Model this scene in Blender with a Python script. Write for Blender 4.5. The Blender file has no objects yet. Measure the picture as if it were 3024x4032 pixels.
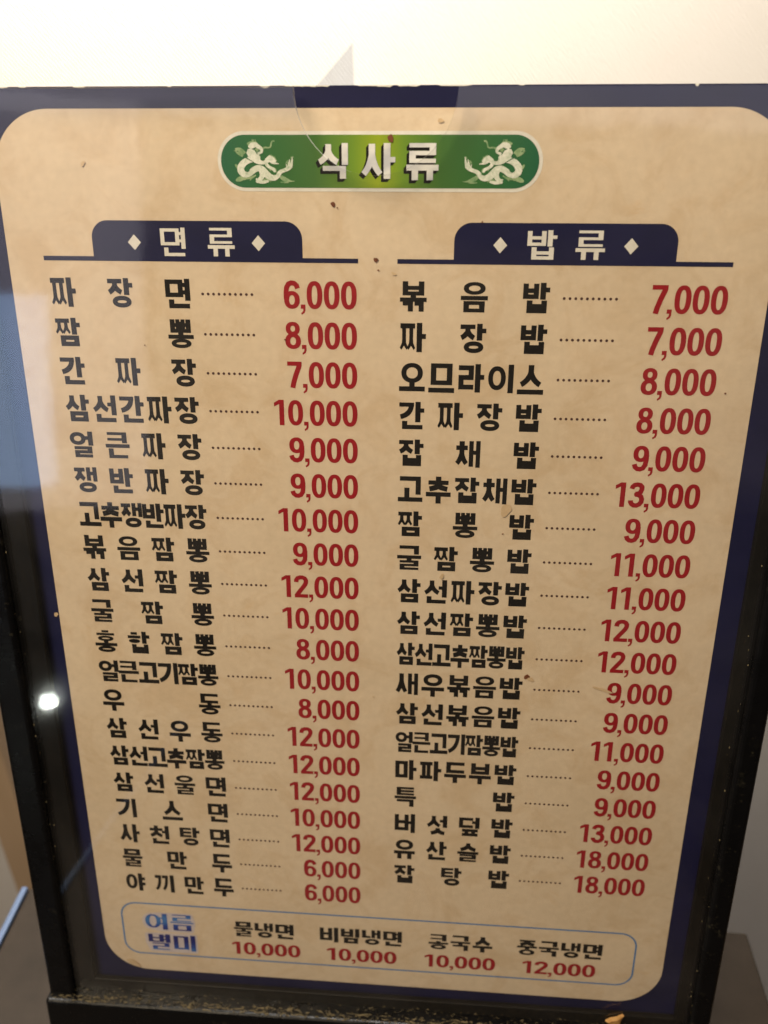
import bpy, bmesh, math, random
from mathutils import Vector, Matrix
from mathutils.geometry import delaunay_2d_cdt
random.seed(7)
S = 0.01                       # one row pitch of the menu = 10 mm
V0, UC = 27.0, 4.44            # row coordinate of the plinth top, column coordinate of the middle
TILT = math.radians(10)
scene = bpy.context.scene
col = scene.collection

# ------------------------------------------------------------------ camera
def LOC(u, v, h=0.0):          # card coordinates -> local metres (x right, y up the card, z towards the viewer)
    return Vector(((u-UC)*S, (V0-v)*S, h))
STAND = Matrix.Rotation(math.pi/2-TILT, 4, 'X')
cam_d = bpy.data.cameras.new('camera'); cam = bpy.data.objects.new('camera', cam_d); col.objects.link(cam)
Rr = [[0.9971623353811296,-0.0045954191546734215,0.07514092772946357],
      [0.030219865365047005,0.9386183253197763,-0.3436311963591447],
      [-0.06894952236651128,0.3449268349906854,0.9360937142555431]]
cc = (6.16276531,-2.19453843,-21.37767557)
L = lambda r: Vector((r[0],-r[1],-r[2]))
rx, ry, rz = L(Rr[0]), -L(Rr[1]), -L(Rr[2])
M = Matrix((rx, ry, rz)).transposed().to_4x4()
M.translation = LOC(cc[0], cc[1], -cc[2]*S)
cam.matrix_world = STAND @ M
cam_d.sensor_fit = 'VERTICAL'; cam_d.sensor_height = 36; cam_d.lens = 3325.39/4032*36
cam_d.clip_start = 0.01; cam_d.clip_end = 50
cam_d.dof.use_dof = True; cam_d.dof.focus_distance = 0.222
cam_d.dof.aperture_fstop = cam_d.lens/2.3; 
scene.camera = cam

# ------------------------------------------------------------------ world, exposure, lamps
w = bpy.data.worlds.new('World'); scene.world = w; w.use_nodes = True
bg = w.node_tree.nodes['Background']; bg.inputs[0].default_value = (1.0, .82, .62, 1); bg.inputs[1].default_value = 0.045
scene.view_settings.view_transform = 'Standard'; scene.view_settings.look = 'None'
scene.view_settings.exposure = 0; scene.view_settings.gamma = 1
scene.cycles.max_bounces = 8; scene.cycles.transparent_max_bounces = 16
scene.cycles.sample_clamp_indirect = 4

def area(name, loc, target, sx, sy, power, colr, spread=math.pi):
    d = bpy.data.lights.new(name, 'AREA'); d.shape = 'RECTANGLE'; d.size = sx; d.size_y = sy
    d.energy = power; d.color = colr; d.spread = spread
    o = bpy.data.objects.new(name, d); col.objects.link(o); o.location = loc
    o.rotation_euler = (Vector(target)-Vector(loc)).to_track_quat('-Z', 'Y').to_euler(); return o
KEY = area('ceiling_lamp', (-0.33, -0.36, .84), (0, 0.05, 0.28), 0.4, 0.4, 9.6, (1.0, .83, .59))
WALLL = area('wall_lamp', (-0.20, 0.16, .78), (-0.12, 0.40, 0.34), 0.5, 0.15, 9.5, (1.0, .95, .88))
# window behind the viewer, met by the reflection of the left part of the clear cover
WIN = area('window_light', (-0.80, -1.30, 0.18), (-0.1, 0.045, 0.22), 0.14, 0.36, .42, (.36, .60, 1.0))
HAZE = area('added_haze_light', (-0.73, -1.30, 0.33), (-0.08, 0.045, 0.25), 0.36, 0.75, .60, (.95, .90, 1.0))  # added dim panel, mirrored as milky haze on the cover's left side
TOPL = area('strip_lamp', (-0.25, -2.3, 1.08), (0, 0.05, 0.3), 3.2, 0.30, 2.3, (.96, .92, .98))
bd = bpy.data.lights.new('bulb', 'POINT'); bd.energy = .28; bd.shadow_soft_size = .0075; bd.color = (.93, 1, .92)
BULB = bpy.data.objects.new('bulb', bd); col.objects.link(BULB); BULB.location = (-.507, -.79, -.210)

# ------------------------------------------------------------------ materials
def mat(name, base=(.5,.5,.5), rough=.5, spec=.5, fn=None, metal=0):
    m = bpy.data.materials.new(name); m.use_nodes = True
    b = m.node_tree.nodes['Principled BSDF']
    b.inputs['Base Color'].default_value = (*base, 1); b.inputs['Roughness'].default_value = rough
    b.inputs['Specular IOR Level'].default_value = spec; b.inputs['Metallic'].default_value = metal
    if fn: fn(m.node_tree, b)
    return m
def N(t, kind, **kw):
    n = t.nodes.new(kind)
    for k, v in kw.items():
        if k in n.inputs: n.inputs[k].default_value = v
        else: setattr(n, k, v)
    return n
def noise(t, scale, detail=4, rough=.55, coord='Object', stretch=None, dist=0):
    tc = N(t, 'ShaderNodeTexCoord'); n = N(t, 'ShaderNodeTexNoise')
    n.inputs['Scale'].default_value = scale; n.inputs['Detail'].default_value = detail
    n.inputs['Roughness'].default_value = rough; n.inputs['Distortion'].default_value = dist
    if stretch:
        mp = N(t, 'ShaderNodeMapping'); mp.inputs['Scale'].default_value = stretch
        t.links.new(tc.outputs[coord], mp.inputs[0]); t.links.new(mp.outputs[0], n.inputs['Vector'])
    else: t.links.new(tc.outputs[coord], n.inputs['Vector'])
    return n.outputs['Fac']
def ramp(t, fac, stops):
    r = N(t, 'ShaderNodeValToRGB'); e = r.color_ramp.elements
    while len(e) < len(stops): e.new(.5)
    for k, (p, c) in zip(e, stops): k.position = p; k.color = (*c, 1) if len(c) == 3 else c
    t.links.new(fac, r.inputs[0]); return r.outputs[0]
def mix(t, fac, a, b, mode='MIX'):
    m = N(t, 'ShaderNodeMix', data_type='RGBA', blend_type=mode)
    for s, x in ((0, fac), (6, a), (7, b)):
        if hasattr(x, 'is_output') or hasattr(x, 'links'): t.links.new(x, m.inputs[s])
        elif s == 0: m.inputs[0].default_value = x
        else: m.inputs[s].default_value = (*x, 1)
    return m.outputs[2]
def bump(t, b, h, strength, dist=.001):
    n = N(t, 'ShaderNodeBump'); n.inputs['Strength'].default_value = strength; n.inputs['Distance'].default_value = dist
    t.links.new(h, n.inputs['Height']); t.links.new(n.outputs[0], b.inputs['Normal'])

def f_paper(t, b):
    big = noise(t, 14, 5, .6, dist=.4); fine = noise(t, 420, 3, .6); mid = noise(t, 60, 5, .65, dist=1.0)
    c = ramp(t, big, [(.32, (.60,.485,.345)), (.52, (.66,.54,.395)), (.70, (.61,.495,.365))])
    c2 = ramp(t, mid, [(.36, (.90,.85,.78)), (.52, (1,1,1)), (.72, (.97,.98,.98))])
    c = mix(t, .75, c, c2, 'MULTIPLY')
    rust = ramp(t, noise(t, 34, 6, .7, dist=2.2), [(.62, (0,0,0)), (.74, (1,1,1))])
    rf = N(t, 'ShaderNodeMath', operation='MULTIPLY'); t.links.new(rust, rf.inputs[0]); rf.inputs[1].default_value = .30
    c = mix(t, rf.outputs[0], c, (.55,.34,.15))
    c3 = ramp(t, fine, [(.3, (.93,.92,.91)), (.7, (1.04,1.04,1.04))])
    c = mix(t, .8, c, c3, 'MULTIPLY')
    t.links.new(c, b.inputs['Base Color'])
M_paper = mat('aged_cream_print', rough=.6, spec=.25, fn=f_paper)
def f_navy(t, b):
    t.links.new(ramp(t, noise(t, 60, 5, .6), [(.3, (.005,.006,.036)), (.7, (.008,.009,.050))]), b.inputs['Base Color'])
M_navy = mat('navy_print', rough=.5, spec=.2, fn=f_navy)
def f_ink(dark, light):
    def f(t, b): t.links.new(ramp(t, noise(t, 300, 4, .7), [(.3, dark), (.75, light)]), b.inputs['Base Color'])
    return f
M_black = mat('black_ink', rough=.6, spec=.15, fn=f_ink((.004,.0035,.003), (.010,.008,.007)))
M_red = mat('red_ink', rough=.6, spec=.15, fn=f_ink((.255,.006,.012), (.315,.010,.017)))
M_dot = mat('dot_ink', rough=.5, spec=.3, fn=f_ink((.05,.022,.02), (.08,.035,.03)))
M_white = mat('white_print', rough=.5, spec=.3, fn=f_ink((.62,.60,.54), (.74,.72,.66)))
M_line = mat('blue_line_ink', rough=.5, spec=.3, fn=f_ink((.06,.17,.40), (.09,.23,.47)))
def f_silver(t, b):
    t.links.new(ramp(t, noise(t, 130, 2, .5, stretch=(1,1.6,1)), [(.35, (.42,.43,.46)), (.6, (.64,.64,.61))]), b.inputs['Base Color'])
M_silver = mat('silver_print', rough=.45, spec=.35, fn=f_silver)
def f_green(t, b):       # printed left-right gradient of the title pill
    tc = N(t, 'ShaderNodeTexCoord'); sp = N(t, 'ShaderNodeSeparateXYZ'); t.links.new(tc.outputs['Object'], sp.inputs[0])
    mr = N(t, 'ShaderNodeMapRange'); mr.inputs[1].default_value = (.66-UC)*S; mr.inputs[2].default_value = (8.15-UC)*S
    t.links.new(sp.outputs[0], mr.inputs[0])
    dk, md, lt, hi = (.010,.105,.045), (.045,.135,.022), (.12,.225,.015), (.24,.32,.008)
    t.links.new(ramp(t, mr.outputs[0], [(0, dk), (.14, (.022,.125,.032)), (.30, md), (.42, lt), (.50, hi), (.58, lt), (.70, md), (.86, (.022,.125,.032)), (1, dk)]), b.inputs['Base Color'])
M_green = mat('green_gradient_print', rough=.5, spec=.3, fn=f_green)
def f_dragon(t, b):
    t.links.new(ramp(t, noise(t, 520, 5, .7, dist=1.5), [(.26, (.25,.36,.24)), (.40, (.52,.58,.46)), (.62, (.74,.75,.66))]), b.inputs['Base Color'])
M_dragon = mat('pale_dragon_print', rough=.5, spec=.3, fn=f_dragon)
M_wisp = mat('faint_dragon_print', rough=.5, spec=.3, fn=lambda t, b: t.links.new(ramp(t, noise(t, 600, 5, .7), [(.3, (.10,.23,.09)), (.6, (.30,.41,.22))]), b.inputs['Base Color']))
def f_blue(t, b):
    tc = N(t, 'ShaderNodeTexCoord'); wv = N(t, 'ShaderNodeTexWave', bands_direction='Y'); wv.inputs['Scale'].default_value = 22
    wv.inputs['Distortion'].default_value = 2.0; t.links.new(tc.outputs['Object'], wv.inputs['Vector'])
    t.links.new(ramp(t, wv.outputs['Fac'], [(.2, (.006,.012,.14)), (.7, (.012,.05,.28)), (1, (.05,.17,.45))]), b.inputs['Base Color'])
M_blue = mat('blue_gradient_print', rough=.5, spec=.3, fn=f_blue)
M_halo = mat('lilac_halo_print', rough=.5, spec=.3, fn=f_ink((.48,.42,.45), (.60,.54,.54)))
def f_plastic(t, b):
    n = noise(t, 260, 6, .75); n2 = noise(t, 30, 4, .6, stretch=(4, .5, 1))
    dust = ramp(t, n, [(.60, (0,0,0)), (.74, (1,1,1))])
    d2 = ramp(t, n2, [(.45, (0,0,0)), (.75, (1,1,1))])
    k = N(t, 'ShaderNodeMath', operation='MULTIPLY'); t.links.new(dust, k.inputs[0]); t.links.new(d2, k.inputs[1])
    t.links.new(mix(t, k.outputs[0], (.003,.003,.0035), (.08,.07,.045)), b.inputs['Base Color'])
    t.links.new(ramp(t, noise(t, 90, 4, .6), [(.3, (.16,)*3), (.7, (.42,)*3)]), b.inputs['Roughness'])
    bump(t, b, noise(t, 800, 3, .6), .12, .0005)
M_plastic = mat('black_plastic', rough=.25, spec=.22, fn=f_plastic)
def f_lip(t, b):
    n = noise(t, 300, 6, .75, stretch=(1,.35,1))
    t.links.new(ramp(t, n, [(.40, (.003,.003,.003)), (.66, (.007,.006,.005)), (.84, (.09,.075,.045))]), b.inputs['Base Color'])
    bump(t, b, n, .3, .0006)
M_lip = mat('dusty_channel_plastic', rough=.4, spec=.15, fn=f_lip)
M_dust = mat('greasy_dust', rough=.85, spec=.1, fn=f_ink((.07,.055,.03), (.20,.16,.09)))
M_stain = mat('brown_sauce_stain', rough=.5, spec=.3, fn=f_ink((.11,.03,.012), (.2,.07,.03)))
M_faint = mat('tan_grease_stain', rough=.6, spec=.2, fn=f_ink((.50,.36,.21), (.60,.46,.30)))
M_crumb = mat('orange_crumb', rough=.7, spec=.3, fn=f_ink((.24,.11,.025), (.42,.25,.09)))

def clear_mat(name, tint, haze, gl_rough):
    m = bpy.data.materials.new(name); m.use_nodes = True; t = m.node_tree; t.nodes.clear()
    out = N(t, 'ShaderNodeOutputMaterial'); tr = N(t, 'ShaderNodeBsdfTransparent'); tr.inputs[0].default_value = (*tint, 1)
    gl = N(t, 'ShaderNodeBsdfGlossy'); gl.inputs['Roughness'].default_value = gl_rough; gl.inputs[0].default_value = (1,1,1,1)
    fr = N(t, 'ShaderNodeFresnel'); ge = N(t, 'ShaderNodeNewGeometry'); io = N(t, 'ShaderNodeMapRange'); io.inputs[3].default_value = 1.49; io.inputs[4].default_value = 1/1.49
    t.links.new(ge.outputs['Backfacing'], io.inputs[0]); t.links.new(io.outputs[0], fr.inputs[0])
    bp_ = N(t, 'ShaderNodeBump'); bp_.inputs['Strength'].default_value = .05; bp_.inputs['Distance'].default_value = .002
    t.links.new(noise(t, 22, 3, .5), bp_.inputs['Height']); t.links.new(bp_.outputs[0], gl.inputs['Normal'])
    m1 = N(t, 'ShaderNodeMixShader'); t.links.new(fr.outputs[0], m1.inputs[0]); t.links.new(tr.outputs[0], m1.inputs[1]); t.links.new(gl.outputs[0], m1.inputs[2])
    df = N(t, 'ShaderNodeBsdfDiffuse'); df.inputs[0].default_value = (.80,.76,.74,1)
    big = ramp(t, noise(t, 13, 4, .55, dist=1.2), [(.42, (0,0,0)), (.72, (1,1,1))])
    sc = ramp(t, noise(t, 700, 3, .7), [(.70, (0,0,0)), (.78, (1,1,1))])
    a = N(t, 'ShaderNodeMath', operation='MULTIPLY_ADD'); t.links.new(big, a.inputs[0]); a.inputs[1].default_value = haze; a.inputs[2].default_value = haze*.18
    b = N(t, 'ShaderNodeMath', operation='MULTIPLY_ADD'); t.links.new(sc, b.inputs[0]); b.inputs[1].default_value = haze*.8; t.links.new(a.outputs[0], b.inputs[2])
    m2 = N(t, 'ShaderNodeMixShader'); t.links.new(b.outputs[0], m2.inputs[0]); t.links.new(m1.outputs[0], m2.inputs[1]); t.links.new(df.outputs[0], m2.inputs[2])
    t.links.new(m2.outputs[0], out.inputs[0]); return m
M_clear = clear_mat('clear_acrylic', (1,1,1), .008, .05)
M_edge = clear_mat('cut_acrylic_edge', (.74,.82,.90), .8, .15)
M_film = clear_mat('cloudy_film', (.83,.86,.90), .15, .2)

# ------------------------------------------------------------------ object helpers
def link(o, parent=None, label=None, cat=None, group=None, kind=None):
    col.objects.link(o)
    if parent: o.parent = parent
    for k, v in (('label', label), ('category', cat), ('group', group), ('kind', kind)):
        if v: o[k] = v
    return o
def thing(name, label, cat, mw):
    o = bpy.data.objects.new(name, None); o.empty_display_size = .02; link(o, None, label, cat); o.matrix_world = mw; return o
def obj(name, me, m, parent=None, **kw):
    o = bpy.data.objects.new(name, me)
    if not me.materials: me.materials.append(m)
    return link(o, parent, **kw)
def from_bm(name, bm):
    me = bpy.data.meshes.new(name); bm.normal_update(); bm.to_mesh(me); bm.free(); return me
def box_bm(bm, x0, x1, y0, y1, z0, z1, bev=0):
    r = bmesh.ops.create_cube(bm, size=1, matrix=Matrix.Translation(((x0+x1)/2,(y0+y1)/2,(z0+z1)/2)) @ Matrix.Diagonal((abs(x1-x0),abs(y1-y0),abs(z1-z0),1)))
    if bev:
        vs = set(r['verts']); es = [e for e in bm.edges if e.verts[0] in vs and e.verts[1] in vs]
        bmesh.ops.bevel(bm, geom=es, offset=bev, segments=3, profile=.5, affect='EDGES')

# flat print: a list of polygons (u, v) -> one triangulated union, no overlapping faces
def flat(name, polys, h, m, parent, **kw):
    pieces = []
    for p in polys:
        pieces += [[p[0], p[1], p[2]], [p[0], p[2], p[3]]] if len(p) == 4 else [p]
    tris = []; keep = []; total = 0
    for p in pieces:
        ar = sum(p[i-1][0]*p[i][1]-p[i][0]*p[i-1][1] for i in range(len(p)))/2
        if abs(ar) < 1e-6: continue
        keep.append(list(reversed(p)) if ar < 0 else list(p)); total += abs(ar)
    sc = 1/max(1e-6, max(max(abs(x), abs(y)) for p in keep for x, y in p))
    rj = random.Random(1); best = None
    for att in range(14):                     # repeat with a hair of jitter until the union is sound
        j = 0 if att == 0 else 4e-4*(1+att*.3)
        vs, fs = [], []
        for p in keep:
            fs.append(list(range(len(vs), len(vs)+len(p)))); vs += [Vector((x+rj.uniform(-j, j), y+rj.uniform(-j, j))) for x, y in p]
        ov, oe, of, _, _, fid = delaunay_2d_cdt(vs, [], fs, 0, 1e-6)
        tr = [[ov[k] for k in f] for f, i in zip(of, fid) if i]
        ar = sum(abs((t[1]-t[0]).cross(t[2]-t[0]))/2 for t in tr)
        if best is None or ar < best[0]: best = (ar, ov, [f for f, i in zip(of, fid) if i])
        if ar <= total*1.002: break
    else: print('UNION NOT SOUND', name, best[0]/total)
    _, ov, tris = best
    co = [LOC(q[0], q[1], h) for q in ov]; out = []
    for f in tris:
        a, b, c = (co[i] for i in f[:3])
        cr = (b-a).cross(c-a).z
        if abs(cr) < 1e-14: continue
        out.append(tuple(f) if cr > 0 else tuple(reversed(f)))
    me = bpy.data.meshes.new(name); me.from_pydata(co, [], out); me.update()
    return obj(name, me, m, parent, **kw)
def rrect(u0, u1, v0, v1, r, n=10):
    pts = []
    for cx, cy, a0 in ((u1-r, v0+r, -90), (u1-r, v1-r, 0), (u0+r, v1-r, 90), (u0+r, v0+r, 180)):
        for i in range(n+1):
            a = math.radians(a0+90*i/n); pts.append((cx+r*math.cos(a), cy+r*math.sin(a)))
    return pts
def ring_quads(outer, inner):
    n = len(outer); return [[outer[i], outer[(i+1) % n], inner[(i+1) % n], inner[i]] for i in range(n)]

# ------------------------------------------------------------------ lettering: strokes in a unit box, y down
def seg(a, b, t0, t1=None):
    t1 = t0 if t1 is None else t1
    dx, dy = b[0]-a[0], b[1]-a[1]; l = math.hypot(dx, dy) or 1; nx, ny = -dy/l/2, dx/l/2
    return [(a[0]+nx*t0, a[1]+ny*t0), (b[0]+nx*t1, b[1]+ny*t1), (b[0]-nx*t1, b[1]-ny*t1), (a[0]-nx*t0, a[1]-ny*t0)]
def path(pts, ts, closed=False):
    """constant or varying width ribbon with mitred joints"""
    n = len(pts); ts = ts if isinstance(ts, (list, tuple)) else [ts]*n
    Ls, Rs = [], []
    for i, p in enumerate(pts):
        a = pts[i-1] if (i > 0 or closed) else None; b = pts[(i+1) % n] if (i < n-1 or closed) else None
        d = []
        if a: l = math.hypot(p[0]-a[0], p[1]-a[1]) or 1e-9; d.append(((p[0]-a[0])/l, (p[1]-a[1])/l))
        if b: l = math.hypot(b[0]-p[0], b[1]-p[1]) or 1e-9; d.append(((b[0]-p[0])/l, (b[1]-p[1])/l))
        dx = sum(q[0] for q in d)/len(d); dy = sum(q[1] for q in d)/len(d); l = math.hypot(dx, dy) or 1e-9; dx /= l; dy /= l
        k = 1/max(.55, dx*d[0][0]+dy*d[0][1]); h = ts[i]/2*k
        Ls.append((p[0]-dy*h, p[1]+dx*h)); Rs.append((p[0]+dy*h, p[1]-dx*h))
    m = n if closed else n-1
    return [[Ls[i], Ls[(i+1) % n], Rs[(i+1) % n], Rs[i]] for i in range(m)]
def bez(p0, p1, p2, n=8):
    return [((1-t)**2*p0[0]+2*t*(1-t)*p1[0]+t*t*p2[0], (1-t)**2*p0[1]+2*t*(1-t)*p1[1]+t*t*p2[1]) for t in (i/n for i in range(n+1))]
def rect(x0, x1, y0, y1): return [(x0,y0),(x1,y0),(x1,y1),(x0,y1)]
def superell(cx, cy, a, b, e, n=36):
    out = []
    for i in range(n):
        t = 2*math.pi*i/n; c, s = math.cos(t), math.sin(t)
        out.append((cx+a*math.copysign(abs(c)**(2/e), c), cy+b*math.copysign(abs(s)**(2/e), s)))
    return out
def oring(x0, x1, y0, y1, tx, ty, e=2.15, n=36):
    cx, cy, a, b = (x0+x1)/2, (y0+y1)/2, (x1-x0)/2, (y1-y0)/2
    return ring_quads(superell(cx, cy, a, b, e, n), superell(cx, cy, a-tx, b-ty, e, n))

def jamo(c, x0, x1, y0, y1, T, B, pos):
    """one letter in the box; T stem thickness, B bar thickness; pos L = beside a standing vowel, T = above, F = final"""
    W, H = x1-x0, y1-y0; P = []; cx = (x0+x1)/2
    if c in 'ㄱㅋㄲ':
        if c == 'ㄲ':
            g = .04*W if pos == 'L' else .05
            m = cx; sub = 'ㄱ'
            return jamo(sub, x0, m-.01, y0, y1, T*.92, B, pos) + jamo(sub, m+g, x1, y0, y1, T*.92, B, pos)
        P.append(rect(x0, x1, y0, y0+B))
        if pos == 'L':
            pts = bez((x1-T*.52, y0+B*.4), (x1-T*.55, y0+H*.72), (x0+T*.25, y1-B*.45), 9)
            P += path(pts, [T]*6+[T*.97, T*.93, T*.9, T*.88])
            if c == 'ㅋ': P.append(rect(x0+.02, x1-T*.8, y0+H*.40, y0+H*.40+B*.9))
        else:
            P.append(rect(x1-T, x1, y0, y1))
            if c == 'ㅋ': P.append(rect(x0, x1, y0+H*.54, y0+H*.54+B*.92))
    elif c == 'ㄴ':
        P += [rect(x0, x0+T, y0, y1), rect(x0, x1, y1-B, y1)]
    elif c in 'ㄷㅌ':
        P += [rect(x0, x1, y0, y0+B), rect(x0, x0+T, y0, y1), rect(x0, x1, y1-B, y1)]
        if c == 'ㅌ': P.append(rect(x0, x1-.01, (y0+y1-B)/2, (y0+y1+B)/2))
    elif c == 'ㄹ':
        ym = (y0+y1)/2
        P += [rect(x0, x1, y0, y0+B), rect(x0, x1, ym-B/2, ym+B/2), rect(x0, x1, y1-B, y1), rect(x1-T, x1, y0, ym+B/2), rect(x0, x0+T, ym-B/2, y1)]
    elif c == 'ㅁ':
        P += [rect(x0, x1, y0, y0+B), rect(x0, x1, y1-B, y1), rect(x0, x0+T, y0, y1), rect(x1-T, x1, y0, y1)]
    elif c == 'ㅂ':
        ym = y0+H*.46
        P += [rect(x0, x0+T, y0, y1), rect(x1-T, x1, y0, y1), rect(x0, x1, ym-B/2, ym+B/2), rect(x0, x1, y1-B, y1)]
    elif c == 'ㅃ':
        ym = y0+H*.42; t = T*.92
        P += [rect(x0, x0+t, y0, y1), rect(x1-t, x1, y0, y1), rect(x0, x1, ym-B/2, ym+B/2), rect(x0, x1, y1-B, y1)]
        P += [rect(cx-t*.95, cx-.025, y0, y1), rect(cx+.025, cx+t*.95, y0, y1), rect(cx-t*.5, cx+t*.5, y0+B*.6, y1)]
    elif c in 'ㅅㅈㅊㅉ':
        if c == 'ㅊ':
            tk = B*.95; P.append(rect(cx-T*.75, cx+T*.75, y0, y0+tk)) if pos == 'X' else P.append(rect(cx-T*.52, cx+T*.52, y0, y0+tk+.02))
            y0 += tk-.005; H = y1-y0
        if c == 'ㅅ':
            top = y0; neck = y0+H*.30
        else:
            P.append(rect(x0+.01, x1-.01, y0, y0+B)); top = y0+B*.5; neck = y0+B+(H-B)*(.18 if c != 'ㅉ' else .45)
        if c == 'ㅉ':
            long = H > .7; tt = T*(.74 if long else .70)
            for q in (x0+W*.265, x0+W*.735):
                yk = y0+H*(.62 if long else .42)
                P.append(rect(q-tt/2, q+tt/2, top, yk+.02))
                for sgn in (-1, 1):
                    P.append([(q-sgn*tt*.5, yk), (q+sgn*tt*.5, yk-.04), (q+sgn*tt*.56, yk+(y1-yk)*.30), (q+sgn*W*.275, y1-B*.42), (q+sgn*W*.175, y1), (q, y1-(y1-yk)*.42), (q-sgn*tt*.3, yk+.05)])
        else:
            xl, xr = x0+T*.25, x1-T*.25
            P.append(rect(cx-T*.5, cx+T*.5, top, neck+H*.12))
            for s, xe in ((-1, xl), (1, xr)):
                P += path(bez((cx-s*T*.02, neck-H*.02), (cx+s*T*.15, y0+H*.66), (xe, y1-B*.42), 8), [T*.98]*5+[T*.94, T*.92, T*.90, T*.88])
    elif c == 'ㅇ':
        P += oring(x0, x1, y0, y1, T*.92, B*.95)
    elif c == 'ㅎ':
        P += [rect(cx-T*.75, cx+T*.75, y0, y0+B*.8), rect(x0, x1, y0+B*1.02, y0+B*1.9)]
        P += oring(x0+W*.06, x1-W*.06, y0+B*2.05, y1, T*.85, B*.8)
    elif c == 'ㅍ':
        P += [rect(x0, x1, y0, y0+B), rect(x0, x1, y1-B, y1), rect(x0+W*.16, x0+W*.16+T*.9, y0, y1), rect(x1-W*.16-T*.9, x1-W*.16, y0, y1)]
    return P

def vowel_v(v, y0, y1, T, B, x1=1.0):
    """standing vowel; returns polygons and the x where the consonant must end"""
    P = []; H = y1-y0
    if v in 'ㅏㅑ':
        sx = x1-.13-T; P.append(rect(sx, sx+T, y0, y1))
        ys = (y0+H*(.46 if H > .8 else .42),) if v == 'ㅏ' else (y0+H*.30, y0+H*.60)
        for y in ys: P.append(rect(sx+T*.5, x1+.02, y-B*.5, y+B*.5))
        return P, sx-.055
    if v in 'ㅓㅕ':
        sx = x1-T; P.append(rect(sx, x1, y0, y1))
        ys = (y0+H*.46,) if v == 'ㅓ' else (y0+H*.28, y0+H*.62)
        for y in ys: P.append(rect(sx-.15, sx+T*.5, y-B*.45, y+B*.45))
        return P, sx-(.10 if v == 'ㅓ' else .07)
    if v == 'ㅣ':
        return [rect(x1-T, x1, y0, y1)], x1-T-.09
    if v == 'ㅐ':
        t = T*.84; P += [rect(x1-t, x1, y0, y1), rect(x1-2*t-.10, x1-t-.10, y0+.01, y1-.03), rect(x1-t-.13, x1-t*.5, y0+H*.44-B*.45, y0+H*.44+B*.45)]
        return P, x1-2*t-.15
CHO = 'ㄱㄲㄴㄷㄸㄹㅁㅂㅃㅅㅆㅇㅈㅉㅊㅋㅌㅍㅎ'
JUNG = 'ㅏㅐㅑㅒㅓㅔㅕㅖㅗㅘㅙㅚㅛㅜㅝㅞㅟㅠㅡㅢㅣ'
JONG = ['','ㄱ','ㄲ','ㄳ','ㄴ','ㄵ','ㄶ','ㄷ','ㄹ','ㄺ','ㄻ','ㄼ','ㄽ','ㄾ','ㄿ','ㅀ','ㅁ','ㅂ','ㅄ','ㅅ','ㅆ','ㅇ','ㅈ','ㅊ','ㅋ','ㅌ','ㅍ','ㅎ']
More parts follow.
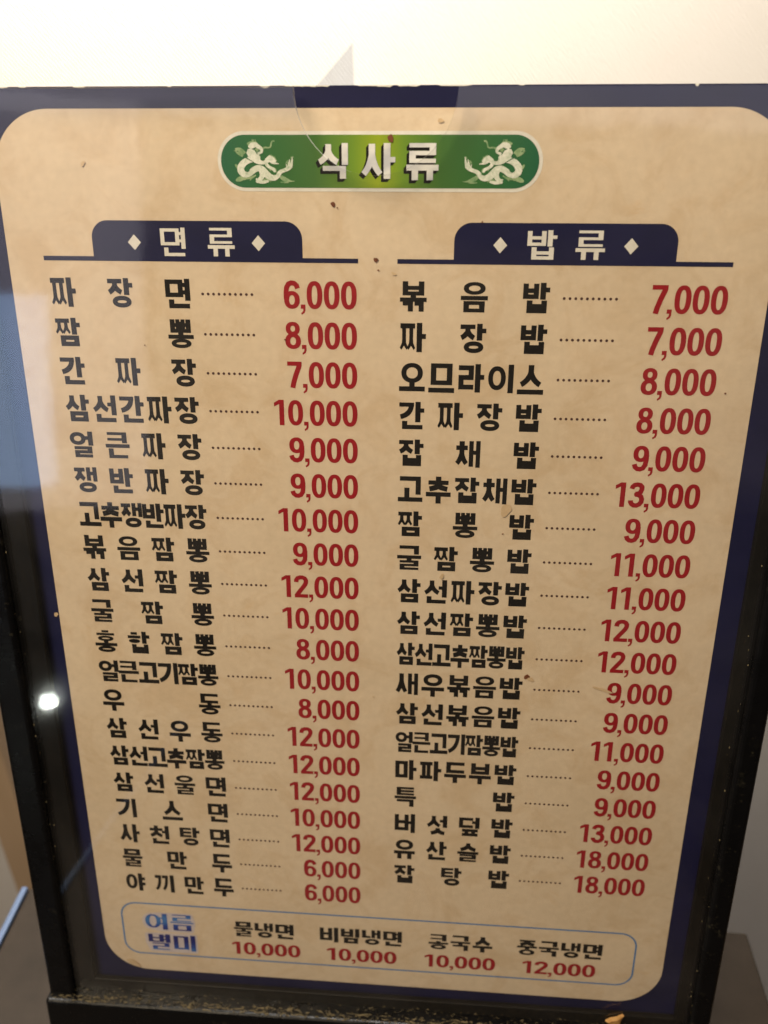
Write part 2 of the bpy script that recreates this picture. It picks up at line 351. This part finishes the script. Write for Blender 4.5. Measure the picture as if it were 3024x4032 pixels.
def syllable(ch, T=.215, B=.172):
    k = ord(ch)-0xAC00; c, v, f = CHO[k//588], JUNG[k % 588//28], JONG[k % 28]; P = []
    if v in 'ㅏㅑㅓㅕㅣㅐ':
        if not f:
            P, xe = vowel_v(v, 0, 1, T, B)
            yb, yt = {'ㅇ': (.90, .06), 'ㅁ': (.90, .06), 'ㅂ': (.88, .04), 'ㄹ': (.90, .05), 'ㅍ': (.90, .05), 'ㄱ': (.93, .03), 'ㄲ': (.93, .03), 'ㄴ': (.85, .05)}.get(c, (.93, .02))
            P += jamo(c, 0, xe, yt, yb, T*(.95 if c not in 'ㄲ' else .8), B, 'L')
        else:
            fh = {'ㅇ': .40, 'ㅁ': .38, 'ㅂ': .42, 'ㄹ': .43, 'ㄴ': .28, 'ㄱ': .36, 'ㅅ': .34, 'ㅍ': .38}[f]
            Bf = B*(.92 if f != 'ㄹ' else .70); y = 1-fh
            ye = y-.035 if f not in 'ㄴㅅ' else y+.0
            if f == 'ㄴ': ye = .76
            P, xe = vowel_v(v, 0, (y-.03 if f != 'ㄴ' else .74), T, B*.9)
            cb = (y-.05 if f != 'ㄴ' else .62); ct = .03 if c != 'ㅊ' else 0
            P += jamo(c, 0, xe, ct, cb, T*.93, B*(.88 if c not in 'ㄹㅌ' else .72), 'L')
            x0 = .12 if f in 'ㄴ' else .16
            P += jamo(f, x0, .93 if f != 'ㄴ' else .96, y if f != 'ㄴ' else .70, 1, T, Bf, 'F' if f != 'ㄱ' else 'T')
    else:
        def hv(y, by, stem):
            Q = [rect(-.02, 1.02, y, y+by)]
            if v == 'ㅗ': Q.append(rect(.5-T/2, .5+T/2, y-stem, y+by*.5))
            if v == 'ㅜ': Q.append(rect(.5-T/2, .5+T/2, y+by*.5, y+by+stem))
            if v == 'ㅠ': Q += [rect(.5-.14-T, .5-.14, y+by*.5, y+by+stem), rect(.5+.14, .5+.14+T, y+by*.5, y+by+stem)]
            return Q
        if not f:
            if v == 'ㅗ': P = hv(1-B, B, .26); ce = .70 if c == 'ㅇ' else .62
            elif v in 'ㅜㅠ': P = hv(.60, B, .27); ce = .55
            else: P = hv(.86, B, 0); ce = .76
            if v == 'ㅗ' and c == 'ㄱ':
                P = hv(1-B, B, .30) ; P[1] = rect(.36-T/2, .36+T/2, .46, 1-B*.5)
                P += [rect(.06, .94, .02, .02+B), rect(.94-T, .94, .02, .72)]
            else:
                bb = B*(.95 if c not in 'ㄹㅌ' else .72)
                P += jamo(c, .07, .93, .0, ce, T*1.02, bb, 'T')
        else:
            b2 = B*.82
            vy = {'ㅗ': .535, 'ㅜ': .40, 'ㅡ': .455}[v]; stem = .09 if v == 'ㅗ' else .09
            if c == 'ㅎ': vy += .04
            P = hv(vy, b2, stem)
            ce = vy-(.045 if v == 'ㅗ' else .04) - (.035 if v == 'ㅗ' else 0)
            if c == 'ㅃ' or c == 'ㅂ': ce = vy-.07
            bc = b2*(.95 if c not in 'ㄹㅌㅋ' else .78)
            if c == 'ㅇ' or c == 'ㅎ': bc = b2*.86
            P += jamo(c, .08, .92, 0, ce, T, bc, 'T')
            fy = {'ㅗ': .675, 'ㅜ': .625, 'ㅡ': .625}[v]
            if f == 'ㄹ': fy -= .02
            if c == 'ㅎ': fy += .035
            fb = b2*(.72 if f == 'ㄹ' else .9)
            P += jamo(f, .09, .91, fy, 1, T, fb, 'T' if f in 'ㄱㄲ' else 'F')
    return P
def digit(ch):
    """returns width and polygons for height 1"""
    t, b = .180, .160
    if ch == '0': return .56, oring(0, .56, 0, 1, t, b, 2.35, 32)
    if ch == '1': return .36, [rect(.19, .19+t, 0, 1), [(.0, .12), (.19, 0), (.22, .0), (.22, .15), (0, .27)]]
    if ch == ',': return .17, [rect(0, .165, .84, .99), [(.165-.07, .95), (.165, .95), (.165, 1.05), (.13, 1.14), (.03, 1.21), (.01, 1.15), (.08, 1.08)]]
    if ch == '2':
        p = [(.075, .30), (.085, .20), (.14, .115), (.23, .078), (.33, .078), (.42, .12), (.465, .20), (.465, .30), (.43, .40), (.35, .52), (.24, .67), (.12, .84), (.09, .92)]
        return .55, path(p, t) + [rect(0, .54, 1-b, 1)]
    if ch == '3':
        a = [(.075, .25), (.10, .16), (.17, .09), (.27, .073), (.37, .09), (.435, .16), (.44, .27), (.40, .38), (.33, .435), (.22, .45)]
        c = [(.22, .475), (.34, .49), (.43, .55), (.47, .66), (.46, .78), (.40, .87), (.30, .925), (.20, .92), (.12, .87), (.075, .79), (.07, .72)]
        return .55, path(a, t) + path(c, t) + [rect(.18, .36, .40, .53)]
    if ch == '7':
        return .53, [rect(0, .53, 0, b)] + path([(.44, .07), (.43, .18), (.31, .50), (.22, .80), (.18, 1.0)], t*1.02)
    if ch == '8':
        return .57, oring(.03, .54, 0, .50, t*.95, b*.88, 2.2, 28) + oring(0, .57, .415, 1, t, b*.92, 2.2, 28)
    if ch in '69':
        q = oring(0, .56, .36, 1, t, b*.93, 2.2, 28) + path([(.49, .27), (.455, .16), (.37, .085), (.27, .072), (.17, .115), (.10, .24), (.078, .42), (.077, .66)], [t*.98]*8)
        if ch == '9': q = [[(.56-x, 1-y) for x, y in p] for p in q]
        return .56, q
def place(P, u0, u1, v0, v1, y0=0.0, y1=1.0):
    return [[(u0+(u1-u0)*x, v0+(v1-v0)*y) for x, y in p] for p in P]
def word_polys(txt, u0, u1, v0, v1, gw, T=.175, B=.145):
    P = []; n = len(txt)
    for i, ch in enumerate(txt):
        g0 = u0+(u1-u0-gw)*i/max(1, n-1)
        P += place(syllable(ch, T, B), g0, g0+gw, v0, v1)
    return P
def number_polys(txt, u0=None, u1=None, v0=0, v1=1, wide=1.0, fit=None):
    h = v1-v0; x = 0; P = []; prev = None
    for ch in txt:
        wd, q = digit(ch)
        if prev == ',': x += .05
        elif ch == ',': x += .12 if prev == '1' else .03
        elif prev == '1': x += .16
        elif prev: x += .05
        P += [[(x+a, y) for a, y in p] for p in q]; x += wd; prev = ch
    sx = fit/x if fit else h*wide
    off = u1-x*sx if u1 is not None else u0
    return [[(off+a*sx, v0+y*h) for a, y in p] for p in P]

# ================================================================== THE MENU CARD
CARD = STAND @ Matrix.Translation((0, 0, .0))
card = thing('menu_card', 'cream and navy printed price list of dishes standing in the black holder', 'menu', CARD)
L1, L2, L3, L4, L5 = .00004, .00008, .00012, .00016, .0002
bm = bmesh.new(); p0, p1 = LOC(-5.86, -4.69), LOC(14.74, 23.95)
box_bm(bm, p0.x, p1.x, p1.y, p0.y, -.0006, 0)
obj('border_sheet', from_bm('border_sheet', bm), M_navy, card, label='navy border of the card')
flat('cream_panel', [rrect(-4.92, 13.79, -4.22, 22.83, 1.45, 16)], L1, M_paper, card, label='aged cream panel with round corners')
# worn white paper edge at the top
me_p = []
x = -5.6
while x < 14.5:
    wl = random.uniform(.15, .9)
    dens = .9 if 2.2 < x < 6.2 else .12
    if dens < .5: wl *= .35
    if random.random() < dens:
        a = random.uniform(.02, .045)
        me_p.append([(x, -4.69), (x+wl, -4.69), (x+wl*.8, -4.69+a), (x+wl*.45, -4.69+a*random.uniform(.6,1.5)), (x+wl*.1, -4.69+a*.8)])
    x += wl*.85
flat('worn_edge', me_p, L1, M_white, card, label='white worn paper along the top edge', kind='stuff')

# title pill
ban = flat('title_banner', [rrect(.585, 8.24, -3.735, -2.415, .655, 18)], L2, M_white, card, label='white-edged rounded banner at the top of the card')
flat('green_field', [rrect(.665, 8.155, -3.655, -2.495, .575, 18)], L3, M_green, ban, label='green banner field, yellow-green in the middle')
for ch, a, b in (('식', 2.985, 3.70), ('사', 4.03, 4.80), ('류', 5.09, 5.815)):
    P = place(syllable(ch, .205, .150 if ch != '류' else .165), a, b, -3.475, -2.70)
    sh = []
    for k in range(1, 5): sh += [[(x-.016*k, y+.017*k) for x, y in p] for p in P]
    flat('title_shadow', sh, L4, M_black, ban)
    flat('title_character', P, L5, M_silver, ban, label='silver lettering reading '+ch)
# dragons, traced as ribbons of varying width: (x, y, width) in a local picture 1659 x 1078
def dr(*a): return [(q[0], q[1]) for q in a], [q[2] for q in a]
DRAG = [dr((640,540,60),(560,520,110),(470,560,120),(400,640,125),(400,720,130),(460,775,120),(540,760,110),(610,700,110),(690,655,110),(760,680,120),(810,750,130),(880,815,120),(960,835,100),(1020,790,85),(1050,730,75),(1110,705,65),(1180,680,75),(1230,640,70)),
        dr((520,380,80),(570,400,150),(620,460,190),(680,520,160),(760,560,110),(850,540,90),(900,490,90),(950,520,70),(990,560,30)),
        dr((560,330,70),(600,290,110),(660,270,90),(700,300,70),(760,340,60),(770,400,40),(700,420,50)),
        dr((860,470,90),(900,520,90),(940,580,50),(1040,590,12)),
        dr((740,700,90),(770,760,110),(740,830,80),(690,880,80),(650,900,40)),
        dr((650,840,30),(700,900,60),(780,900,60),(860,880,40)),
        dr((830,590,60),(850,630,60),(900,660,50),(950,680,60),(970,730,40)),
        dr((1230,650,70),(1250,590,50),(1262,530,30),(1270,470,6)), dr((1200,650,50),(1210,580,34),(1225,510,8)), dr((1175,650,30),(1160,590,8))]
WISP = [dr((760,350,50),(820,315,30),(880,330,26),(915,310,26),(922,250,26),(945,210,30),(980,215,30)),
        dr((320,340,20),(380,350,70),(430,380,90),(470,430,80)), dr((340,400,30),(400,430,70),(450,460,50)),
        dr((310,600,20),(330,620,50),(340,670,20)), dr((310,880,30),(350,860,90),(420,830,90),(480,850,30)),
        dr((420,820,60),(520,835,50),(600,815,40),(650,780,20)), dr((530,270,40),(560,250,60),(640,235,50),(690,260,40)),
        dr((780,880,60),(830,860,80),(880,870,30)), dr((1060,800,60),(1120,850,90),(1180,870,60),(1240,885,20),(1300,880,6)),
        dr((880,690,50),(940,665,50),(985,690,40),(980,750,30)), dr((900,450,40),(960,500,60),(995,550,40)),
        dr((1190,560,30),(1210,620,60)), dr((660,340,70),(700,380,60)), dr((1060,900,20),(1130,905,30),(1200,905,10))]
# little curls of mane, flame and claw so the outline is ragged
rd = random.Random(3)
for bx, by in ((340,360),(420,350),(560,235),(620,215),(680,240),(450,830),(560,850),(700,920),(800,910),(880,870),(1130,900),(930,470),(980,520),(370,880),(330,640),(1250,500),(1170,560)):
    for _ in range(2):
        a = rd.uniform(0, 6.28); l = rd.uniform(30, 60)
        WISP.append(dr((bx, by, 26), (bx+l*.5*math.cos(a), by+l*.5*math.sin(a), 16), (bx+l*math.cos(a+.5), by+l*math.sin(a+.5), 3)))
def dragon(lst, mirror):
    P = []
    for pts, ws in lst:
        q = []
        for i in range(len(pts)-1):      # smooth the centre line
            for k in range(3):
                t = k/3; m0 = pts[i]; m1 = pts[i+1]
                q.append((m0[0]+(m1[0]-m0[0])*t, m0[1]+(m1[1]-m0[1])*t, ws[i]+(ws[i+1]-ws[i])*t))
        q.append((*pts[-1], ws[-1]))
        for _ in range(2):
            q = [q[0]]+[tuple((q[j-1][c]+2*q[j][c]+q[j+1][c])/4 for c in range(3)) for j in range(1, len(q)-1)]+[q[-1]]
        rib = path([(a, b) for a, b, _ in q], [c*.92 for _, _, c in q])
        for p in rib:
            o = []
            for x, y in p:
                u = .585+(x-20)/4.1475/167.5; v = -3.735+(y-50)/4.1475/183.5
                o.append((8.825-u if mirror else u, v))
            P.append(o)
    return P
for mir, lb in ((False, 'left pale dragon emblem facing in'), (True, 'right pale dragon emblem facing in')):
    e = flat('dragon_emblem', dragon(WISP, mir)+dragon(DRAG, mir), L4, M_wisp, ban, label=lb)
    P = dragon(DRAG, mir)
    f = flat('dragon_body', P, L5, M_dragon, ban)
    # dark eye-like gaps of the coils
    holes = []
    for hx, hy, ha, hb in ((505,680,48,50),(775,500,42,44),(965,755,34,22)):
        o = []
        for x, y in superell(hx, hy, ha, hb, 2, 14):
            u = .585+(x-20)/4.1475/167.5; v = -3.735+(y-50)/4.1475/183.5; o.append((8.825-u if mir else u, v))
        holes.append(o)
    for qa, qb in (((480,480),(635,575)),((650,360),(690,440))):
        o = [(x, y) for x, y in seg(qa, qb, 20, 8)]
        holes.append([((8.825-(.585+(x-20)/4.1475/167.5)) if mir else .585+(x-20)/4.1475/167.5, -3.735+(y-50)/4.1475/183.5) for x, y in o])
    flat('dragon_gap', holes, L5+.00004, M_green, ban)

# section tabs
def tab(u0, u1, r0, r1, chars, dias, lab):
    P = [rect(r0, r1, -.885, -.775)]
    body = rrect(u0, u1, -1.735, .2, .42, 10)
    body = [(x, min(y, -.80)) for x, y in body]
    body = [(u0+.42-.42*math.cos(math.radians(a)), -1.735+.42-.42*math.sin(math.radians(a))) for a in range(0, 91, 9)] + \
           [(u1-.42+.42*math.sin(math.radians(a)), -1.735+.42-.42*math.cos(math.radians(a))) for a in range(0, 91, 9)] + [(u1, -.80), (u0, -.80)]
    t = flat('section_tab', P+[body], L2, M_navy, card, label=lab)
    for ch, a, b in chars: flat('tab_character', place(syllable(ch, .17, .125), a, b, -1.575, -.905), L3, M_white, t, label='white lettering reading '+ch)
    for d in dias: flat('diamond', [[(d-.165, -1.225), (d, -1.41), (d+.165, -1.225), (d, -1.04)]], L3, M_white, t)
tab(-2.70, 2.56, -4.0, 3.925, (('면', -.965, -.345), ('류', .225, .87)), (-1.63, 1.475), 'navy heading tab reading 면 류')
tab(6.25, 11.525, 4.885, 12.86, (('밥', 7.995, 8.68), ('류', 9.155, 9.82)), (7.352, 10.443), 'navy heading tab reading 밥 류')

# price rows
LEFT = [('짜장면','6,000'),('짬뽕','8,000'),('간짜장','7,000'),('삼선간짜장','10,000'),('얼큰짜장','9,000'),('쟁반짜장','9,000'),('고추쟁반짜장','10,000'),('볶음짬뽕','9,000'),('삼선짬뽕','12,000'),('굴짬뽕','10,000'),('홍합짬뽕','8,000'),('얼큰고기짬뽕','10,000'),('우동','8,000'),('삼선우동','12,000'),('삼선고추짬뽕','12,000'),('삼선울면','12,000'),('기스면','10,000'),('사천탕면','12,000'),('물만두','6,000'),('야끼만두','6,000')]
RIGHT = [('볶음밥','7,000'),('짜장밥','7,000'),('오므라이스','8,000'),('간짜장밥','8,000'),('잡채밥','9,000'),('고추잡채밥','13,000'),('짬뽕밥','9,000'),('굴짬뽕밥','11,000'),('삼선짜장밥','11,000'),('삼선짬뽕밥','12,000'),('삼선고추짬뽕밥','12,000'),('새우볶음밥','9,000'),('삼선볶음밥','9,000'),('얼큰고기짬뽕밥','11,000'),('마파두부밥','9,000'),('특밥','9,000'),('버섯덮밥','13,000'),('유산슬밥','18,000'),('잡탕밥','18,000')]
def circ(u, v, r, n=10): return [(u+r*math.cos(6.2832*i/n), v+r*math.sin(6.2832*i/n)) for i in range(n)]
for rows, a, b, d0, d1, pr in ((LEFT, -3.92, -.32, 0.0, 1.2516, 3.885), (RIGHT, 4.97, 8.60, 8.964, 10.217, 12.85)):
    for k, (nm, price) in enumerate(rows):
        n = len(nm); gw = min(.635, (b-a)/n*.985)
        flat('dish_name', word_polys(nm, a, b, k-.365, k+.36, gw, .215 if n < 6 else .225, .172), L2, M_black, card, label='black lettering reading '+nm)
        flat('dot_leader', [circ(d0+(d1-d0)*i/9, k, .036) for i in range(10)], L2, M_dot, card)
        flat('price', number_polys(price, u1=pr, v0=k-.345, v1=k+.335, wide=1.035), L2, M_red, card, label='red price reading '+price)

# summer dishes box
sb = flat('summer_box', ring_quads(rrect(-4.255, 12.87, 19.87, 22.13, .56, 10), rrect(-4.20, 12.815, 19.925, 22.075, .505, 10)), L2, M_line, card, label='thin blue rounded outline round the summer dishes')
def fancy(txt, u0, u1, v0, v1, gw):
    return word_polys(txt, u0, u1, v0, v1, gw, .225, .095)
for txt, a, b, c, d in (('여름', -3.43, -1.79, 20.30, 20.99), ('별미', -3.39, -1.76, 21.19, 21.89)):
    P = fancy(txt, a, b, c, d, .76)
    halo = []
    for k in range(10):
        an = k*.6283; halo += [[(x+.085*math.cos(an)-.02, y+.075*math.sin(an)+.02) for x, y in p] for p in P]
    flat('heading_halo', halo, L3, M_halo, sb)
    flat('heading_lettering', P, L4, M_blue, sb, label='blue ornamental lettering reading '+txt)
for nm, a, b, price, c, d in (('물냉면', -.385, 1.63, '10,000', -.50, 1.83), ('비빔냉면', 2.51, 5.25, '10,000', 2.74, 5.08), ('콩국수', 6.15, 8.22, '10,000', 6.02, 8.36), ('중국냉면', 9.05, 11.79, '12,000', 9.26, 11.64)):
    flat('dish_name', word_polys(nm, a, b, 20.42, 21.06, .62, .235, .158), L3, M_black, sb, label='black lettering reading '+nm)
    flat('price', number_polys(price, u0=c, v0=21.31, v1=21.85, fit=d-c), L3, M_red, sb, label='red price reading '+price)

# stains on the card
def blob(u, v, a, b, ang, seed, n=18):
    r = random.Random(seed); ph = [r.uniform(0, 6.28) for _ in range(3)]; out = []
    for i in range(n):
        t = 6.2832*i/n; k = 1+.16*math.sin(2*t+ph[0])+.11*math.sin(3*t+ph[1])+.07*math.sin(5*t+ph[2])
        x, y = a*k*math.cos(t), b*k*math.sin(t); out.append((u+x*math.cos(ang)-y*math.sin(ang), v+x*math.sin(ang)+y*math.cos(ang)))
    return out
STAINS = [(4.70,-3.575,.075,.075,0,M_stain,0),(3.33,-2.13,.05,.06,.4,M_stain,1),(3.43,-2.05,.02,.015,.4,M_stain,1),(4.36,-.86,.05,.06,.2,M_stain,1),(4.42,-.62,.022,.022,0,M_stain,1),
          (-2.72,-3.02,.045,.065,.5,M_faint,1),(4.30,11.47,.03,.02,0,M_faint,1),(8.72,10.58,.07,.09,.3,M_stain,1),(8.83,10.66,.09,.07,.3,M_faint,1),(-5.0,9.17,.06,.07,0,M_faint,1),
          (5.85,-3.95,.07,.045,.5,M_faint,1),(4.80,-.54,.06,.03,.6,M_faint,1),(2.05,1.10,.02,.02,0,M_stain,1),(13.1,2.25,.022,.022,0,M_stain,1),(7.85,5.52,.12,.20,.7,M_faint,1),
          (-4.02,22.56,.27,.10,.45,M_faint,1),(7.80,6.2,.02,.02,0,M_stain,1),(6.9,-2.75+1.0,.02,.02,0,M_stain,1),(-1.6,1.3,.014,.02,0,M_stain,1),(6.2,7.52,.10,.045,2.0,M_faint,1),(10.9,10.9,.05,.28,1.9,M_faint,1)]
for i, (u, v, a, b, ang, m, _) in enumerate(STAINS):
    flat('stain', [blob(u, v, a, b, ang, i)], L5+.00008+i*.000002, m, card)

# ================================================================== THE HOLDER
hold = thing('menu_holder', 'black plastic table stand with a clear notched front cover around the menu', 'menu holder', STAND.copy())
def rail(name, u0, u1, v0, v1, h0, h1, m, bev=.0008, parent=None, **kw):
    bm = bmesh.new(); a, b = LOC(u0, v0), LOC(u1, v1); box_bm(bm, a.x, b.x, b.y, a.y, h0, h1, bev)
    me = from_bm(name, bm); 
    for f in me.polygons: f.use_smooth = False
    return obj(name, me, m, parent or hold, **kw)
# side rails: an outer bar and a lower inner lip that grips the cover
for s, (o0, o1, i0, i1) in (('left', (-6.90, -6.0, -6.03, -5.36)), ('right', (14.72, 15.37, 14.33, 14.75))):
    r = rail('side_rail', o0, o1, -4.72, 25.0, -.006, .0062, M_plastic, .0014, label=s+' black side rail')
    rail('rail_lip', i0, i1, -4.70, 23.6, .0006, .0026, M_lip, .0004, parent=r)
    rail('rail_groove', (i0-.0 if s == 'left' else i1-.12), (i0+.12 if s == 'left' else i1), -4.68, 23.6, .0026, .0031, M_plastic, .0001, parent=r)
rail('bottom_lip', -5.98, 14.70, 23.15, 23.62, .0006, .0026, M_lip, .0004)
base = rail('base_block', -6.97, 15.43, 23.62, 26.9, -.010, .0085, M_plastic, .0012)
rail('back_panel', -6.0, 14.70, -4.70, 24.3, -.0050, -.0010, M_clear, .0003, label='clear back sheet')
# dust collected along the ledge
bm = bmesh.new(); rd = random.Random(11)
for i in range(1500):
    u = rd.uniform(-6.8, 15.2); q = rd.random()
    cl = .5+.5*math.sin(u*1.7)*math.sin(u*.63+1)
    if q < .8 and rd.random() > cl+.25: continue
    v = 23.60+rd.gauss(0, .018) if q < .8 else rd.uniform(23.2, 23.6)
    h = rd.uniform(.0052, .0080) if q < .8 else .0050
    r = rd.choice([.00012, .00016, .0002, .0003]) * (1 if q < .8 else .6)
    c = LOC(u, v, h)
    mt = Matrix.Translation(c) @ Matrix.Rotation(rd.gauss(0, .4), 4, 'Z') @ Matrix.Diagonal((rd.uniform(1, 4.5), rd.uniform(.5, 1), .6, 1))
    bmesh.ops.create_icosphere(bm, subdivisions=1, radius=r, matrix=mt)
for i in range(90):
    left = rd.random() < .4
    u = rd.gauss(-5.95, .10) if left else rd.gauss(14.70, .12); v = rd.uniform(0, 23.5)
    c = LOC(u, v, .0052); bmesh.ops.create_icosphere(bm, subdivisions=1, radius=rd.choice([.00008, .00011, .00018]), matrix=Matrix.Translation(c) @ Matrix.Diagonal((1, rd.uniform(1, 2.5), 1, 1)))
link_d = obj('dust', from_bm('dust', bm), M_dust, None, label='yellowish grease and dust crumbs caught along the ledge of the holder', cat='dust', kind='stuff'); link_d.matrix_world = STAND.copy()
# notched clear cover
nc, nr, top = 4.38, 1.86, -4.615
ol = [(-5.95, top)] + [(nc-nr*math.cos(math.radians(a)), top+nr*1.0*math.sin(math.radians(a))) for a in range(0, 181, 6)] + [(14.68, top), (14.68, 23.6), (-5.95, 23.6)]
vs = [LOC(x, y, .0034) for x, y in ol] + [LOC(x, y, .0050) for x, y in ol]; n = len(ol)
for nm, fs, m in (('clear_cover', [tuple(range(n)), tuple(reversed([i+n for i in range(n)]))], M_clear), ('cover_edge', [(i, (i+1) % n, (i+1) % n+n, i+n) for i in range(n-4+0)], M_edge)):
    me = bpy.data.meshes.new(nm); me.from_pydata(vs, [], fs); me.update()
    bm = bmesh.new(); bm.from_mesh(me); 
    if nm == 'clear_cover': bmesh.ops.triangulate(bm, faces=bm.faces[:])
    loose = [v for v in bm.verts if not v.link_faces]; bmesh.ops.delete(bm, geom=loose, context='VERTS')
    bmesh.ops.recalc_face_normals(bm, faces=bm.faces[:]); bm.to_mesh(me); bm.free()
    if nm == 'clear_cover': cover = obj(nm, me, m, hold, label='clear acrylic front sheet with a half-round finger notch')
    else: obj(nm, me, m, cover)

# crumb on the base
bm = bmesh.new(); rd = random.Random(5)
tri = [(-.0030,.0014), (-.0012,.0018), (.0012,.0016), (.0031,.0013), (.0020,0), (.0006,-.0016), (-.0004,-.0019), (-.0018,-.0004)]
for z, k in ((0, 1), (.0007, 1.05), (.0013, .7)):
    for x, y in tri: bm.verts.new((x*k+rd.uniform(-.0002,.0002), y*k+rd.uniform(-.0002,.0002), z+rd.uniform(-.0001,.0003)))
bm.verts.ensure_lookup_table(); V = bm.verts
for r in (0, 1):
    for i in range(8): bm.faces.new((V[r*8+i], V[r*8+(i+1) % 8], V[r*8+8+(i+1) % 8], V[r*8+8+i]))
bm.faces.new([V[i] for i in range(8)]); bm.faces.new([V[16+i] for i in range(8)])
bmesh.ops.recalc_face_normals(bm, faces=bm.faces[:])
cr = obj('crumb', from_bm('crumb', bm), M_crumb, None, label='small orange crumb on the ledge at the lower right', cat='crumb')
cr.matrix_world = STAND @ Matrix.Translation(LOC(12.35, 23.06, .0051)) @ Matrix.Rotation(.5, 4, 'Z')

# ================================================================== PLINTH, UPRIGHT, WALL
def f_plinth(t, b):
    t.links.new(ramp(t, noise(t, 40, 5, .6), [(.3, (.018,.013,.009)), (.7, (.034,.025,.018))]), b.inputs['Base Color'])
M_plinth = mat('dark_laminate', rough=.55, spec=.2, fn=f_plinth)
M_trim = mat('pale_metal_trim', (.10,.15,.27), .4, .5, metal=.2)
pl = thing('plinth', 'dark brown laminate shelf with a pale metal edge on its left side under the holder', 'shelf', Matrix.Identity(4))
bm = bmesh.new(); box_bm(bm, -.157, .147, -.30, .0635, -.03, 0, .001); obj('shelf_board', from_bm('shelf_board', bm), M_plinth, pl)
bm = bmesh.new(); box_bm(bm, -.1602, -.1575, -.30, .0635, -.03, .0008, .0006); obj('edge_trim', from_bm('edge_trim', bm), M_trim, pl)

def f_wall(t, b):
    tc = N(t, 'ShaderNodeTexCoord'); mp = N(t, 'ShaderNodeMapping'); mp.inputs['Rotation'].default_value = (0, .7, 0)
    t.links.new(tc.outputs['Object'], mp.inputs[0])
    wv = N(t, 'ShaderNodeTexWave', bands_direction='X'); wv.inputs['Scale'].default_value = 160; wv.inputs['Distortion'].default_value = 3; wv.inputs['Detail'].default_value = 3
    t.links.new(mp.outputs[0], wv.inputs['Vector'])
    c = ramp(t, noise(t, 5, 4, .6), [(.3, (.70,.66,.61)), (.7, (.76,.72,.68))])
    t.links.new(c, b.inputs['Base Color']); bump(t, b, wv.outputs['Fac'], .4, .002)
M_wall = mat('cream_wallpaper', rough=.75, spec=.2, fn=f_wall)
bm = bmesh.new(); box_bm(bm, -1.6, 1.6, .40, .46, -.75, 1.6); obj('wall', from_bm('wall', bm), M_wall, kind='structure')
def f_floor(t, b):
    t.links.new(ramp(t, noise(t, 8, 5, .6, stretch=(1, .2, 1)), [(.3, (.09,.06,.035)), (.7, (.14,.10,.06))]), b.inputs['Base Color'])
M_floor = mat('brown_floor', rough=.6, fn=f_floor)
bm = bmesh.new(); box_bm(bm, -1.6, 1.6, -2.6, .40, -.78, -.75); obj('floor', from_bm('floor', bm), M_floor, kind='structure')
# clear film corner standing up behind the holder
vs = [(-.052, .15, .17), (-.0205, .15, .318), (-.0185, .151, .17)]
FZ = [(-.108,.25,.235), (-.027,.25,.317), (-.0255,.251,.235)]
me = bpy.data.meshes.new('film_corner'); me.from_pydata([Vector(p) for p in FZ]+[Vector(p)+Vector((0,.0004,0)) for p in FZ], [], [(0,2,1),(3,4,5),(0,1,4,3),(1,2,5,4),(2,0,3,5)]); me.update()
obj('film_corner', me, M_film, None, label='cloudy clear film corner poking up behind the top edge of the holder', cat='plastic film')
M_upright = mat('light_brown_streaks', rough=.5, fn=lambda t, b: t.links.new(ramp(t, noise(t, 18, 5, .6, stretch=(1, 1, .15)), [(.3, (.34,.235,.14)), (.7, (.44,.31,.20))]), b.inputs['Base Color']))
bm = bmesh.new(); box_bm(bm, -.347, -.320, .29, .32, -.748, .60, .002)  # plain brown upright behind the left rail
obj('brown_upright', from_bm('brown_upright', bm), M_upright, None, label='brown post standing against the wall behind the left rail of the holder', cat='upright')
